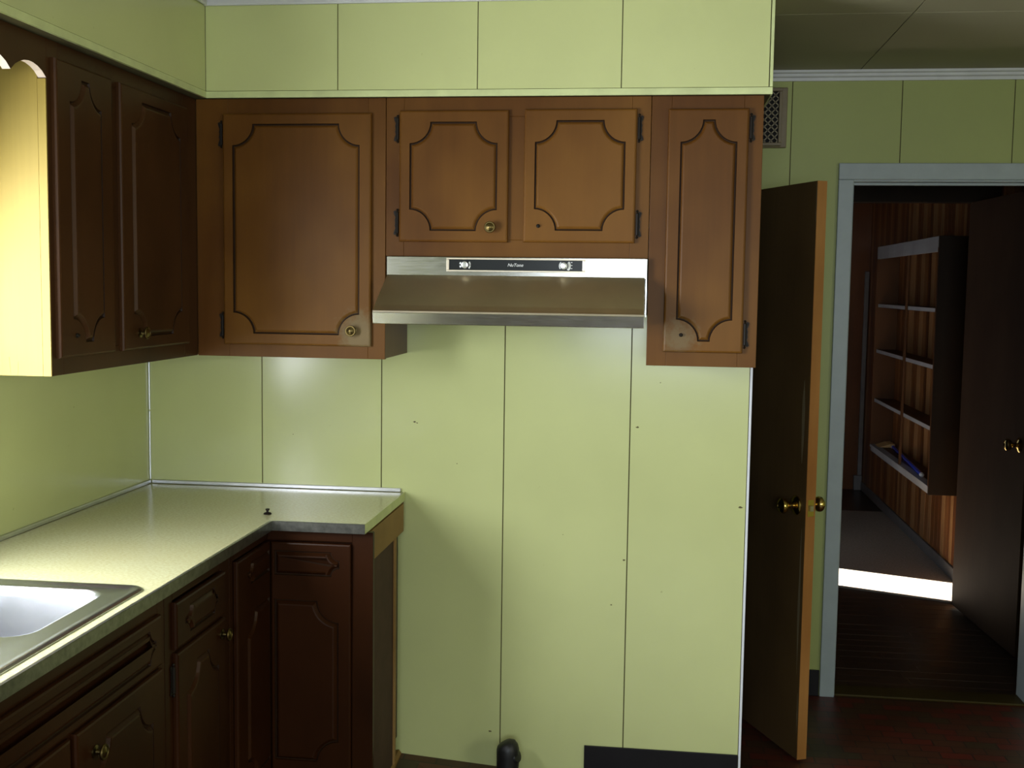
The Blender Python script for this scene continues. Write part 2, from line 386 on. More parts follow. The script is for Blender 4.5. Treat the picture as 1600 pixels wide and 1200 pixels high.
struct('baseboard_right', B((2.0, 2.355, YD-0.009, YD-0.0005, 0.0, 0.104), (3.21, 4.6, YD-0.009, YD-0.0005, 0.0, 0.104), bev=0.002), M['black'], 'black vinyl baseboard beside the doorway casing', 'baseboard')
# doorway casing and jambs
cas = struct('trim_8', B((DX0-0.018, DX0, YD+0.002, 1.015, 0, DZ+0.018), bev=0.001), M['casing'], 'blue-grey painted casing around the open doorway', 'door frame')
child(cas, 'jamb_board', B((DX1, DX1+0.018, YD+0.002, 1.015, 0, DZ+0.018), bev=0.001), M['casing'])
child(cas, 'jamb_board', B((DX0, DX1, YD+0.002, 1.015, DZ, DZ+0.018), bev=0.001), M['casing'])
child(cas, 'casing_board', B((DX0-0.060, DX0-0.004, YD-0.016, YD-0.001, 0, DZ+0.006), bev=0.003), M['casing'])
child(cas, 'casing_board', B((DX1+0.004, DX1+0.062, YD-0.016, YD-0.001, 0, DZ+0.006), bev=0.003), M['casing'])
child(cas, 'casing_board', B((DX0-0.060, DX1+0.062, YD-0.016, YD-0.001, DZ+0.006, DZ+0.068), bev=0.003), M['casing'])
child(cas, 'door_stop', B((DX0, DX1, YD+0.045, YD+0.058, DZ-0.010, DZ-0.0005), bev=0.001), M['casing'])
child(cas, 'strike_plate', B((DX0, DX0+0.0015, YD+0.0, YD+0.028, 0.99, 1.05)), M['iron'], 'dark metal strike plate')
struct('trim_9', B((DX0+0.001, DX1-0.001, YD+0.0, 1.0, 0.0005, 0.010), bev=0.003), M['thresh'], 'dull wooden threshold strip in the doorway', 'threshold')

# hall and den beyond the doorway
XW = 3.355
hf = struct('floor_den', B((1.50, XW+0.1, 1.0, 5.87, -0.10, -0.006)), M['dark'], 'dark plank floor in the hall beyond the doorway', 'floor')
y = 0.995
while y < 3.15:
    w = 0.083; x = 1.52; cut = random.uniform(2.2, 3.0)
    for a, b in ((1.52, cut), (cut, XW)):
        z = random.uniform(-0.0012, 0.0)
        child(hf, 'floor_board', B((a+0.0006, b-0.0006, y+0.0009, y+w-0.0009, -0.02, z), bev=0.0012), M['plank'])
    y += w
child(hf, 'carpet', prism(bmesh.new(), [(1.52, 3.07, 0.0015), (2.694, 2.594, 0.0015), (3.0, 2.470, 0.0015), (XW, 2.325, 0.0015), (XW, 4.78, 0.0015), (1.52, 4.78, 0.0015)], (0, 0, 0.008)), M['carpet'], 'grey tan carpet', kind='stuff')
child(hf, 'floor_sheet', B((1.52, XW, 4.781, 5.75, -0.02, 0.0)), M['plank'])
struct('wall_den_left', B((1.38, 1.50, 1.0, 3.10, 0, ZC), (1.38, 1.50, 3.55, 5.87, 0, ZC), (1.38, 1.50, 3.10, 3.55, 2.02, ZC)), M['pan0'], 'brown wall of the den with its outside doorway', 'wall')
wr = struct('wall_den_right', B((XW+0.008, XW+0.12, 1.0, 5.87, 0, ZC)), M['dark'], 'knotty brown strip-panelled wall behind the wall shelf', 'wall')
y = 1.0; i = 0
while y < 5.74:
    w = random.choice((0.055, 0.07, 0.09, 0.11)); e = min(y+w, 5.75)
    child(wr, 'panel_strip', B((XW, XW+0.010, y+0.001, e-0.001, 0, ZC), bev=0.0025), M['pan%d' % random.choice((0, 0, 1, 1, 2, 3, 3))])
    y = e; i += 1
wf = struct('wall_den_far', B((1.38, XW+0.12, 5.75, 5.87, 0, ZC)), M['pan0'], 'dark wall at the far end of the den', 'wall')
struct('trim_10', B((3.318, 3.350, 5.725, 5.749, 0.12, 1.75), (3.290, 3.352, 5.715, 5.749, 0.001, 0.12), bev=0.003), M['base_grey'], 'grey upright door trim at the far end of the den', 'trim')
struct('baseboard_den', B((XW-0.013, XW-0.0005, 2.44, 5.70, 0.007, 0.075), bev=0.003), M['base_grey'], 'grey baseboard under the strip-panelled den wall', 'baseboard')
struct('wall_hall', B((1.50, XW, 2.325, 2.42, 2.043, ZC), (1.50, 2.20, 2.325, 2.42, 0, 2.043), (3.285, XW, 2.325, 2.42, 0, 2.043)), M['shelf_dark'], 'dark header over the opening between hall and den', 'wall')
# added unseen slab outside the sink window, it keeps the sun out of the kitchen
struct('sun_blocker', B((-2.1, -0.12, -3.6, 0.9, 2.36, 2.44)), M['white'], 'added unseen slab blocking the sun at the sink window', 'sun_blocker')

# ------------------------------------------------------------------ cabinet door builder
def scallop(u0, u1, v0, v1, r, corners=(1, 1, 1, 1), n=9):
    """counter-clockwise outline with concave quarter-round corners; corners = (bl, br, tr, tl)"""
    P = []
    cs = [((u0, v0), 90, 0), ((u1, v0), 180, 90), ((u1, v1), 270, 180), ((u0, v1), 360, 270)]
    for (c, a0, a1), on in zip(cs, corners):
        if not on: P.append(c); continue
        for i in range(n+1):
            a = math.radians(a0 + (a1-a0)*i/n); P.append((c[0]+r*math.cos(a), c[1]+r*math.sin(a)))
    return P
def inset(P, d):
    out = []; n = len(P)
    for i in range(n):
        p0, p1, p2 = Vector(P[i-1]), Vector(P[i]), Vector(P[(i+1) % n])
        e1 = (p1-p0).normalized(); e2 = (p2-p1).normalized()
        n1 = Vector((-e1.y, e1.x)); n2 = Vector((-e2.y, e2.x)); m = (n1+n2)
        k = d/max(0.35, (1+n1.dot(n2))/2)/2
        out.append(tuple(p1 + m*k))
    return out
def door_front(w, h, t, outlines, mp, edge=0.006, gw=1.0):
    """slab of w x h x t with routed outlines; mp maps (u, v, n) to the world, n = 0 is the front face"""
    bm = bmesh.new()
    V = lambda P, n: [bm.verts.new(mp(u, v, n)) for u, v in P]
    R = lambda d: [(d, d), (w-d, d), (w-d, h-d), (d, h-d)]
    def band(a, b):
        for i in range(len(a)):
            j = (i+1) % len(a); bm.faces.new((a[i], a[j], b[j], b[i]))
    back = V(R(0), -t); s1 = V(R(0), -edge); s2 = V(R(edge*0.35), -edge*0.3); fr = V(R(edge), 0)
    bm.faces.new(back); band(back, s1); band(s1, s2); band(s2, fr)
    fill = [bm.edges.get((fr[i], fr[(i+1) % 4])) for i in range(4)]
    for P in outlines:
        l0 = V(P, 0); l1 = V(inset(P, 0.0022), -0.0048); l2 = V(inset(P, 0.0048), -0.0050); l3 = V(inset(P, 0.0085 if gw == 1 else 0.0125), -0.0012 if gw == 1 else 0.0038); l4 = V(inset(P, 0.0125 if gw == 1 else 0.0165), 0.0006 if gw == 1 else 0.0046)
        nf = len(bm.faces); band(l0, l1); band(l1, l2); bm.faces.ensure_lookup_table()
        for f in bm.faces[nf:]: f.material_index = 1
        band(l2, l3); band(l3, l4)
        fill += [bm.edges.get((l0[i], l0[(i+1) % len(l0)])) for i in range(len(l0))]
        es = [bm.edges.get((l4[i], l4[(i+1) % len(l4)])) for i in range(len(l4))]
        bmesh.ops.triangle_fill(bm, use_beauty=True, use_dissolve=False, edges=es)
    bmesh.ops.triangle_fill(bm, use_beauty=True, use_dissolve=False, edges=fill)
    return bm
def mapY(x0, z0, yf): return lambda u, v, n: Vector((x0+u, yf-n, z0+v))     # faces -Y
def mapX(y0, z0, xf): return lambda u, v, n: Vector((xf+n, y0+u, z0+v))     # faces +X
KNOB = [(0.0, 0.0), (0.013, 0.0), (0.013, 0.002), (0.006, 0.004), (0.005, 0.012), (0.008, 0.015), (0.0155, 0.017), (0.0165, 0.020), (0.0150, 0.0225), (0.0125, 0.0225), (0.0115, 0.021), (0.008, 0.0225), (0.004, 0.0245), (0.0, 0.025)]
STUD = [(0.0, 0.0), (0.0055, 0.0), (0.0055, 0.003), (0.003, 0.005), (0.003, 0.008), (0.0, 0.0085)]
def knob(root, door, p, axis): return root.part('knob', L(p, axis, KNOB, 22), M['brass'], door, smooth=True)
def stud(root, door, p, axis): return root.part('bare_screw', L(p, axis, STUD, 10), M['iron'], door, 'bare screw where the knob is missing')
def hinge(root, door, p, side, axis):
    """black ornamental hinge: pin barrel with finials and a shaped leaf; p = centre of the barrel, side = unit vector toward the frame"""
    p = Vector(p); s = Vector(side); a = Vector(axis); bm = bmesh.new()
    lathe(bm, p-Vector((0, 0, 0.041)), (0, 0, 1), [(0.0, 0), (0.0022, 0.001), (0.0036, 0.004), (0.0016, 0.008), (0.0040, 0.011), (0.0040, 0.071), (0.0016, 0.074), (0.0036, 0.078), (0.0022, 0.081), (0, 0.082)], 10)
    c = p - a*0.0035
    pts = []
    for u, v in [(0, -0.030), (0.006, -0.036), (0.012, -0.033), (0.010, -0.024), (0.006, -0.016), (0.0085, -0.008), (0.007, 0.0), (0.0085, 0.008), (0.006, 0.016), (0.010, 0.024), (0.012, 0.033), (0.006, 0.036), (0, 0.030)]:
        pts.append(c + s*u + Vector((0, 0, v)))
    prism(bm, pts, a*0.0015)
    for v in (-0.030, 0.030):
        lathe(bm, c + s*0.0075 + Vector((0, 0, v)) + a*0.001, a, [(0.003, 0), (0.003, 0.0012), (0.0, 0.002)], 8)
    root.part('hinge', bm, M['iron'], door, smooth=True)

YF, YDR = -0.316, -0.330     # face-frame plane and door plane of the cabinets on the hood wall
def frame_part(root, rects, y0, y1, mat, name='face_frame'):
    root.part(name, B(*[(a, b, y0, y1, c, d) for a, b, c, d in rects], bev=0.0012), mat)
UP = (0, -1, 0)
# --- big corner cabinet
c1 = Root('wall_cabinet', (0.60, -0.158, 1.376), 'brown wall cabinet with one tall door, left of the range hood', 'cabinet', 'upper cabinets')
c1.part('body', B((0.002, 0.883, -0.298, -0.001, 1.378, 2.138)), M['cab_in'])
frame_part(c1, [(0.3065, 0.405, 1.376, 2.140), (0.833, 0.885, 1.376, 2.140), (0.405, 0.833, 2.085, 2.140), (0.405, 0.833, 1.376, 1.432)], YF, -0.298, M['cab'])
M['door_w1'] = wood('cabinet_door_worn_left', (0.088, 0.032, 0.005), (0.175, 0.076, 0.013), wear=[((0.212, -0.172, 0.075), 0.085, GREYTAN)])
d = c1.part('door', door_front(0.453, 0.683, 0.0138, [scallop(0.031, 0.418, 0.033, 0.652, 0.062)], mapY(0.392, 1.413, YDR)), M['door_w1'])
knob(c1, d, (0.789, YDR-0.0004, 1.460), UP)
for z in (2.036, 1.469): hinge(c1, d, (0.3865, YF-0.005, z), (-1, 0, 0), UP)
# --- short cabinet over the hood
c2 = Root('wall_cabinet', (1.27, -0.158, 1.682), 'short two-door brown cabinet directly above the range hood', 'cabinet', 'upper cabinets')
c2.part('body', B((0.888, 1.6525, -0.298, -0.001, 1.684, 2.138)), M['cab_in'])
frame_part(c2, [(0.8866, 0.940, 1.682, 2.140), (1.236, 1.306, 1.732, 2.085), (1.601, 1.6543, 1.682, 2.140), (0.940, 1.601, 2.085, 2.140), (0.940, 1.601, 1.682, 1.732)], YF, -0.298, M['cab'])
d = c2.part('door', door_front(0.321, 0.378, 0.0138, [scallop(0.031, 0.289, 0.032, 0.345, 0.061)], mapY(0.928, 1.724, YDR)), M['door'])
knob(c2, d, (1.200, YDR-0.0004, 1.767), UP)
for z in (2.050, 1.779): hinge(c2, d, (0.9215, YF-0.005, z), (-1, 0, 0), UP)
d = c2.part('door', door_front(0.321, 0.379, 0.0138, [scallop(0.031, 0.290, 0.034, 0.347, 0.061)], mapY(1.294, 1.725, YDR)), M['door'])
stud(c2, d, (1.338, YDR-0.0004, 1.772), UP)
for z in (2.050, 1.779): hinge(c2, d, (1.6215, YF-0.005, z), (1, 0, 0), UP)
# --- narrow cabinet right of the hood
c3 = Root('wall_cabinet', (1.81, -0.158, 1.3755), 'tall narrow brown wall cabinet right of the range hood', 'cabinet', 'upper cabinets')
c3.part('body', B((1.6575, 1.965, -0.298, -0.004, 1.378, 2.138)), M['cab_in'])
frame_part(c3, [(1.6558, 1.712, 1.3755, 2.140), (1.914, 1.967, 1.3755, 2.140), (1.712, 1.914, 2.085, 2.140), (1.712, 1.914, 1.3755, 1.432)], YF, -0.298, M['cab'])
M['door_w3'] = wood('cabinet_door_worn_right', (0.088, 0.032, 0.005), (0.175, 0.076, 0.013), wear=[((-0.062, -0.172, 0.082), 0.070, (0.17, 0.125, 0.062))])
d = c3.part('door', door_front(0.224, 0.687, 0.0138, [scallop(0.035, 0.193, 0.032, 0.656, 0.0615)], mapY(1.703, 1.416, YDR)), M['door_w3'])
stud(c3, d, (1.753, YDR-0.0004, 1.466), UP)
for z in (2.050, 1.470): hinge(c3, d, (1.9335, YF-0.005, z), (1, 0, 0), UP)
# --- cabinet on the left wall
XF, XDR = 0.3055, 0.3195
c4 = Root('wall_cabinet', (0.15, -0.74, 1.376), 'dark brown two-door wall cabinet on the left wall with a raw yellow side', 'cabinet', 'upper cabinets')
c4.part('body', B((0.001, 0.286, -1.160, -0.318, 1.379, 2.138)), M['cab_in'])
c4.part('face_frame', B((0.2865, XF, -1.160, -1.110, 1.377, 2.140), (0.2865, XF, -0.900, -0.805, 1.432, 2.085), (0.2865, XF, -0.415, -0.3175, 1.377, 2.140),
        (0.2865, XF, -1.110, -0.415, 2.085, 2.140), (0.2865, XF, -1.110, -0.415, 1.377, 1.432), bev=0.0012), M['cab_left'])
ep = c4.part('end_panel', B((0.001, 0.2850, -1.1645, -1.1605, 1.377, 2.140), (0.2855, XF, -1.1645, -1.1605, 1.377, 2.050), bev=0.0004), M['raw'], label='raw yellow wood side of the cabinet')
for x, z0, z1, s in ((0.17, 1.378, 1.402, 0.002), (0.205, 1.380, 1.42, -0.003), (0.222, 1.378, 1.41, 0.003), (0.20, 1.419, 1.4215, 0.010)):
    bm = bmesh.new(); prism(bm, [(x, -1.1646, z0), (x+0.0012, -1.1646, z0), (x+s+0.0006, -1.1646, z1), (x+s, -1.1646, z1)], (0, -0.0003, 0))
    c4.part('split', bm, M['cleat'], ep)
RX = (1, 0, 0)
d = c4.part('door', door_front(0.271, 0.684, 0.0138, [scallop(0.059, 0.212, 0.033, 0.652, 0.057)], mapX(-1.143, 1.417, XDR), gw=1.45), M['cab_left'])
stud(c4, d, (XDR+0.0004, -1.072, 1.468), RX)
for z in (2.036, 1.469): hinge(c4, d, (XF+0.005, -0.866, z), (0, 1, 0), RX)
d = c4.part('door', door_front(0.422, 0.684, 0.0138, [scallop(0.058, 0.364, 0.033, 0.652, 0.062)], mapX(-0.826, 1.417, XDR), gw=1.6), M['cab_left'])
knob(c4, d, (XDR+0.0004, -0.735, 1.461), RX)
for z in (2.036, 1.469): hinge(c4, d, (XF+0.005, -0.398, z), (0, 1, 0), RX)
# --- scalloped valance over the sink window
va = Root('window_valance', (0.296, -1.70, 2.05), 'dark brown scalloped valance board over the sink window', 'valance')
bm = bmesh.new(); pts = []; ya, per, zc = -1.1607, 0.144, 2.045
pts.append((XF, ya, 2.139)); pts.append((XF, ya, 2.052))
yy = ya
for k in range(8):
    y0 = ya - per*k
    for i in range(1, 9):
        t = i/8; pts.append((XF, y0 - per*t, zc + 0.028*math.sin(math.pi*t)**0.75 + (0.007*(1-t) if k == 0 else 0)))
pts.append((XF, ya-per*8, 2.139))
prism(bm, pts, (-0.019, 0, 0))
bmesh.ops.recalc_face_normals(bm, faces=bm.faces[:])
for f in bm.faces:
    if abs(f.normal.x) < 0.3 and f.calc_center_median().z < 2.13: f.material_index = 1
va.part('board', bm, [M['cab_left'], M['raw_edge']])

# ------------------------------------------------------------------ range hood
hd = Root('range_hood', (1.272, -0.2, 1.488), 'stainless steel range hood with a black control strip', 'range hood')
YH = -0.334
hd.part('housing', B((0.8935, 1.6525, -0.331, -0.002, 1.660, 1.6805), (0.8935, 0.896, -0.331, -0.002, 1.515, 1.660), (1.650, 1.6525, -0.331, -0.002, 1.515, 1.660), (0.896, 1.650, -0.010, -0.002, 1.515, 1.660)), M['hood'])
hd.part('front_plate', B((0.8935, 1.6525, YH, -0.3315, 1.624, 1.6805), bev=0.0008), M['hood'])
bm = bmesh.new()      # visor: bent sheet, slope, rolled nose and lip
prof = [(-0.3345, 1.6275), (-0.440, 1.5400), (-0.4560, 1.5285), (-0.4625, 1.5245), (-0.4640, 1.5190), (-0.4595, 1.4890), (-0.4570, 1.4870), (-0.4500, 1.4870)]
inn = [(-0.4500, 1.4890), (-0.4560, 1.4890), (-0.4575, 1.4905), (-0.4622, 1.5180), (-0.4610, 1.5225), (-0.4550, 1.5262), (-0.4390, 1.5375), (-0.3345, 1.6245)]
a = [bm.verts.new((0.8955 if z > 1.6 else 0.884, y, z)) for y, z in prof+inn]
b = [bm.verts.new((1.6465 if z > 1.6 else 1.6485, y, z)) for y, z in prof+inn]
bm.faces.new(a); bm.faces.new(list(reversed(b)))
for i in range(len(a)):
    j = (i+1) % len(a); bm.faces.new((a[i], b[i], b[j], a[j]))
vi = hd.part('visor', bm, M['visor'])
hd.part('front_lip', prism(bmesh.new(), [(0.885, -0.4643, 1.5195), (0.885, -0.4655, 1.5185), (0.885, -0.4611, 1.4885), (0.885, -0.4598, 1.4885)], (0.7628, 0, 0)), M['hood'], vi)
for x0, x1, x2 in ((0.8955, 0.884, 0.0022), (1.6443, 1.6463, 0.0022)):
    bm = bmesh.new(); prism(bm, [(x0, -0.336, 1.624), (x1, -0.461, 1.521), (x1, -0.457, 1.489), (x0, -0.336, 1.489)], (x2, 0, 0))
    hd.part('side_cheek', bm, M['dark'], vi)
hd.part('filter_grille', B((0.93, 1.62, -0.32, -0.03, 1.530, 1.540)), M['edge'])
cp = hd.part('control_panel', B((1.080, 1.4685, YH-0.0030, YH-0.0002, 1.6435, 1.6735)), M['ctrl'], label='black control strip')
hd.part('bezel', B((1.072, 1.4765, YH-0.0045, YH-0.0001, 1.6735, 1.6785), (1.072, 1.4765, YH-0.0045, YH-0.0001, 1.6385, 1.6435), (1.072, 1.080, YH-0.0045, YH-0.0001, 1.6435, 1.6735), (1.4685, 1.4765, YH-0.0045, YH-0.0001, 1.6435, 1.6735), bev=0.0008), M['visor'], cp)
def arc(cx, cz, r0, r1, a0, a1, y, n=6):
    bm = bmesh.new(); P = [(cx+r1*math.cos(math.radians(a0+(a1-a0)*i/n)), y, cz+r1*math.sin(math.radians(a0+(a1-a0)*i/n))) for i in range(n+1)]
    P += [(cx+r0*math.cos(math.radians(a1+(a0-a1)*i/n)), y, cz+r0*math.sin(math.radians(a1+(a0-a1)*i/n))) for i in range(n+1)]
    return prism(bm, P, (0, -0.0004, 0))
yp = YH-0.0031
for kx, sp in ((1.127, ((150, 172), (188, 210), (-42, -4), (2, 36))), (1.4155, ((130, 218), (-50, 42)))):
    hd.part('control_knob', L((kx, yp, 1.6580), UP, [(0.0, 0), (0.0105, 0), (0.0105, 0.008), (0.0095, 0.0105), (0.006, 0.0100), (0.0055, 0.0108), (0, 0.0108)], 24), M['silver'], cp, smooth=True)
    for a0, a1 in sp:
        r1 = 0.0168 if kx < 1.3 else (0.0150 if a0 > 90 else 0.0195)
        bm = arc(kx, 1.6580, 0.0125, r1, a0, a1, yp)
        for v in bm.verts: v.co.z = min(max(v.co.z, 1.6445), 1.6725)
        hd.part('dial_mark', bm, M['print'], cp)
for k, z in enumerate((1.6675, 1.659, 1.650)): hd.part('dial_mark', B((1.4345, 1.4395, yp-0.0004, yp, z, z+0.0015)), M['print'], cp)
cu = bpy.data.curves.new('lettering', 'FONT'); cu.body = 'NuTone'; cu.size = 0.0128; cu.shear = 0.28; cu.align_x = 'CENTER'; cu.align_y = 'CENTER'; cu.extrude = 0.0002
to = bpy.data.objects.new('lettering_curve', cu); COL.objects.link(to)
bpy.context.view_layer.update()
me = bpy.data.meshes.new_from_object(to.evaluated_get(bpy.context.evaluated_depsgraph_get()))
bpy.data.objects.remove(to)
me.transform(Matrix.Translation(Vector((1.274, yp-0.0003, 1.6585))-hd.loc) @ Matrix.Rotation(math.pi/2, 4, 'X') @ Matrix.Diagonal((1.05, 1, 1, 1)))
me.materials.append(M['print'])
lo = bpy.data.objects.new('lettering', me); COL.objects.link(lo); lo.parent = cp

# ------------------------------------------------------------------ base cabinets
XB, XBD = 0.585, 0.598
ZT = 0.893
# corner unit with an L-shaped folding door
b1 = Root('base_cabinet', (0.45, -0.45, 0), 'reddish brown corner base cabinet with an L-shaped door and bare right end', 'cabinet', 'base cabinets')
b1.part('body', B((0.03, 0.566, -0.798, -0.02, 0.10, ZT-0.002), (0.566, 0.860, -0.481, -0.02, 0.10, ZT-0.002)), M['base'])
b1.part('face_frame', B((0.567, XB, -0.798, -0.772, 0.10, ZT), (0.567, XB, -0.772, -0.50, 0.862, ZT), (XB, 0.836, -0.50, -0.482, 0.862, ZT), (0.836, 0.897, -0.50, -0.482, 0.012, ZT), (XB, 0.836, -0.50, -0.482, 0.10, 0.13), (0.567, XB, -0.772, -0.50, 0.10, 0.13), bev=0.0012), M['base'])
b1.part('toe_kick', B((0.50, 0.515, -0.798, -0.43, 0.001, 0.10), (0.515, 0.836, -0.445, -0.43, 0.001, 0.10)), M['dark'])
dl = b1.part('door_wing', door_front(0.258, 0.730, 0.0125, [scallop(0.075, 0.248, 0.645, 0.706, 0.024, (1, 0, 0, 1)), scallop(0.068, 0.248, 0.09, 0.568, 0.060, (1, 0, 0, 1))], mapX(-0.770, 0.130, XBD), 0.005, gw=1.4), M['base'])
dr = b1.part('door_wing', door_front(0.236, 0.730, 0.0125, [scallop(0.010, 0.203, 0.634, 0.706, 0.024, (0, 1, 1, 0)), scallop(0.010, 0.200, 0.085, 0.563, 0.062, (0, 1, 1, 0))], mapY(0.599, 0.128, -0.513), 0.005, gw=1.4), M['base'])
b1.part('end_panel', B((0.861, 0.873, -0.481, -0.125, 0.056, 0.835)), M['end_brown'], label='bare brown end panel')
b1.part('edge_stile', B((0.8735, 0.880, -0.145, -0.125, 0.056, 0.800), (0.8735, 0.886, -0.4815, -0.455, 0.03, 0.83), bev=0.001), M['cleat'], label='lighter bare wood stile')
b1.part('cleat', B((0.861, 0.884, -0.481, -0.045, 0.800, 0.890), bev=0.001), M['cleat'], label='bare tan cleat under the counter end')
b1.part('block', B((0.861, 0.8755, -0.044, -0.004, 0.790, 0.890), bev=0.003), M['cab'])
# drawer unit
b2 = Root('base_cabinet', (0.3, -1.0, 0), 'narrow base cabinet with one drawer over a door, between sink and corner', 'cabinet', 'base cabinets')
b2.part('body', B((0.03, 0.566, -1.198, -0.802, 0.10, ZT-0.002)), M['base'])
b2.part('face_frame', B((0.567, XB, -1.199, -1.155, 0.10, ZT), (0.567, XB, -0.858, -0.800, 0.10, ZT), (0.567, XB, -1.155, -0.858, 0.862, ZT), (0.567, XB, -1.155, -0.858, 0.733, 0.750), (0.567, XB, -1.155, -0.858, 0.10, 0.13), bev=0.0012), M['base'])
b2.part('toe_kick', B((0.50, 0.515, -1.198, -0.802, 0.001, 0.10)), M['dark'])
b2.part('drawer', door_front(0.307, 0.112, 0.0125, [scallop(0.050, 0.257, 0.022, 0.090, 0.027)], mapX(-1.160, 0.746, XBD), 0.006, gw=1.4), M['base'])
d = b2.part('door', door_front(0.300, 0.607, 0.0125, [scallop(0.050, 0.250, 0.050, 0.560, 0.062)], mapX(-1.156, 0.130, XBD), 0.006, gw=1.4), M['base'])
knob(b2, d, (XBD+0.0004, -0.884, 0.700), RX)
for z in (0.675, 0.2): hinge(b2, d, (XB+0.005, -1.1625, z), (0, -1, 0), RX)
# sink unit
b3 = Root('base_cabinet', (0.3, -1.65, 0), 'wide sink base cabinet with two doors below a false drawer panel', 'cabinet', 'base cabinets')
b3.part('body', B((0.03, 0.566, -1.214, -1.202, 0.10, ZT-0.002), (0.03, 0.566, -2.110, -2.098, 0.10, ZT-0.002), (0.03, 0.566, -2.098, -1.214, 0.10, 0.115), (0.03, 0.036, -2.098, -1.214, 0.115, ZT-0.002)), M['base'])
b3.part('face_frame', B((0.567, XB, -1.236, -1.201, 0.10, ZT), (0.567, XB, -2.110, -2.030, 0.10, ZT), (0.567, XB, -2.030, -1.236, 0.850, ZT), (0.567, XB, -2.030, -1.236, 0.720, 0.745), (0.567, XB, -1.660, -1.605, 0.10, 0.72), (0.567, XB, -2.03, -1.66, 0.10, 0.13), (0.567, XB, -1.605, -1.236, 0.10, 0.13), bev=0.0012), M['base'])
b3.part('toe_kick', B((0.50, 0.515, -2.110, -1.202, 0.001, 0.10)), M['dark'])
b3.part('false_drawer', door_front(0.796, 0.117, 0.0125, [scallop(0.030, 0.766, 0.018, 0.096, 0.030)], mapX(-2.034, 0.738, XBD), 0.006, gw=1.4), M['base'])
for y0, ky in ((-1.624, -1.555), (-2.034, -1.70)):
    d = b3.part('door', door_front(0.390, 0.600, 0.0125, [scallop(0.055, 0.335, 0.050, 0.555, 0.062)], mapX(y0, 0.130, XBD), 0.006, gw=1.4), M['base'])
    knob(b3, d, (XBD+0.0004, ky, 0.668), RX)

# ------------------------------------------------------------------ countertop and sink
SX0, SX1, SY0, SY1 = 0.055, 0.568, -2.085, -1.270      # cut-out for the sink
ct = Root('countertop', (0.3, -0.8, 0.895), 'cream laminate L-shaped countertop with metal edging', 'countertop')
XE, YE, XR = 0.6086, -0.526, 0.8795
ct.part('laminate_top', B((0.001, XE-0.002, SY1, -0.001, 0.8945, 0.9204), (0.001, SX0, SY0, SY1, 0.8945, 0.9204), (SX1, XE-0.002, SY0, SY1, 0.8945, 0.9204), (0.001, XE-0.002, -2.75, SY0, 0.8945, 0.9204),
        (XE-0.002, XR-0.002, YE+0.002, -0.001, 0.8945, 0.9204)), M['counter'])
ct.part('edge_strip', B((XE-0.002, XE, -2.75, YE, 0.8935, 0.9212), (XE-0.008, XE, -2.75, YE+0.001, 0.9206, 0.9214)), M['edge'], label='metal edging on the long front')
ct.part('edge_strip', B((XE-0.001, XR, YE, YE+0.002, 0.8935, 0.9212), (XE-0.001, XR, YE, YE+0.006, 0.9206, 0.9214)), M['edge'], label='metal edging on the short return')
ct.part('edge_strip', B((XR-0.002, XR, YE+0.002, -0.001, 0.8935, 0.9212)), M['strip'], label='pale edging on the right end')
def rrect(x0, x1, y0, y1, r, n=6):
    P = []
    for cx, cy, a in ((x1-r, y1-r, 0), (x0+r, y1-r, 90), (x0+r, y0+r, 180), (x1-r, y0+r, 270)):
        for i in range(n+1):
            t = math.radians(a+90*i/n); P.append((cx+r*math.cos(t), cy+r*math.sin(t)))
    return P
sk = Root('kitchen_sink', (0.31, -1.68, 0.92), 'stainless steel double-bowl sink set in the left counter', 'sink')
bm = bmesh.new()
def ring(P, z): return [bm.verts.new((x, y, z)) for x, y in P]
def band(a, b):
    for i in range(len(a)):
        j = (i+1) % len(a); bm.faces.new((a[i], a[j], b[j], b[i]))
def loop_edges(a): return [bm.edges.get((a[i], a[(i+1) % len(a)])) for i in range(len(a))]
x0, x1, y0, y1 = 0.045, 0.578, -2.095, -1.262
rings = [ring(rrect(x0+k, x1-k, y0+k, y1-k, r, 5), z) for k, r, z in ((0.0, 0.035, 0.9206), (0.0, 0.035, 0.9232), (0.004, 0.034, 0.9262), (0.009, 0.032, 0.9270), (0.016, 0.030, 0.9255), (0.022, 0.028, 0.9232), (0.024, 0.027, 0.9228))]
for a, b in zip(rings, rings[1:]): band(a, b)
fill = loop_edges(rings[-1])
for (a0, a1, c0, c1) in ((0.125, 0.512, -1.652, -1.302), (0.125, 0.512, -2.055, -1.705)):
    prof = [(0.0, 0.055, 0.9228), (0.004, 0.055, 0.9215), (0.009, 0.055, 0.915), (0.012, 0.055, 0.900), (0.020, 0.060, 0.80), (0.028, 0.062, 0.765), (0.050, 0.060, 0.748), (0.090, 0.050, 0.744)]
    rs = [ring(rrect(a0+k, a1-k, c0+k, c1-k, r), z) for k, r, z in prof]
    for a, b in zip(rs, rs[1:]): band(a, b)
    fill += loop_edges(rs[0])
    bm.faces.new(rs[-1])
bmesh.ops.triangle_fill(bm, use_beauty=True, use_dissolve=False, edges=fill)
sk.part('basin', bm, M['bowlsteel'], smooth=True)
for cy in (-1.477, -1.88):
    sk.part('drain', L((0.318, cy, 0.7442), (0, 0, 1), [(0.0, 0.0), (0.044, 0.0), (0.044, 0.002), (0.036, 0.003), (0.030, 0.0005), (0.0, 0.0005)], 20), M['edge'], smooth=True)

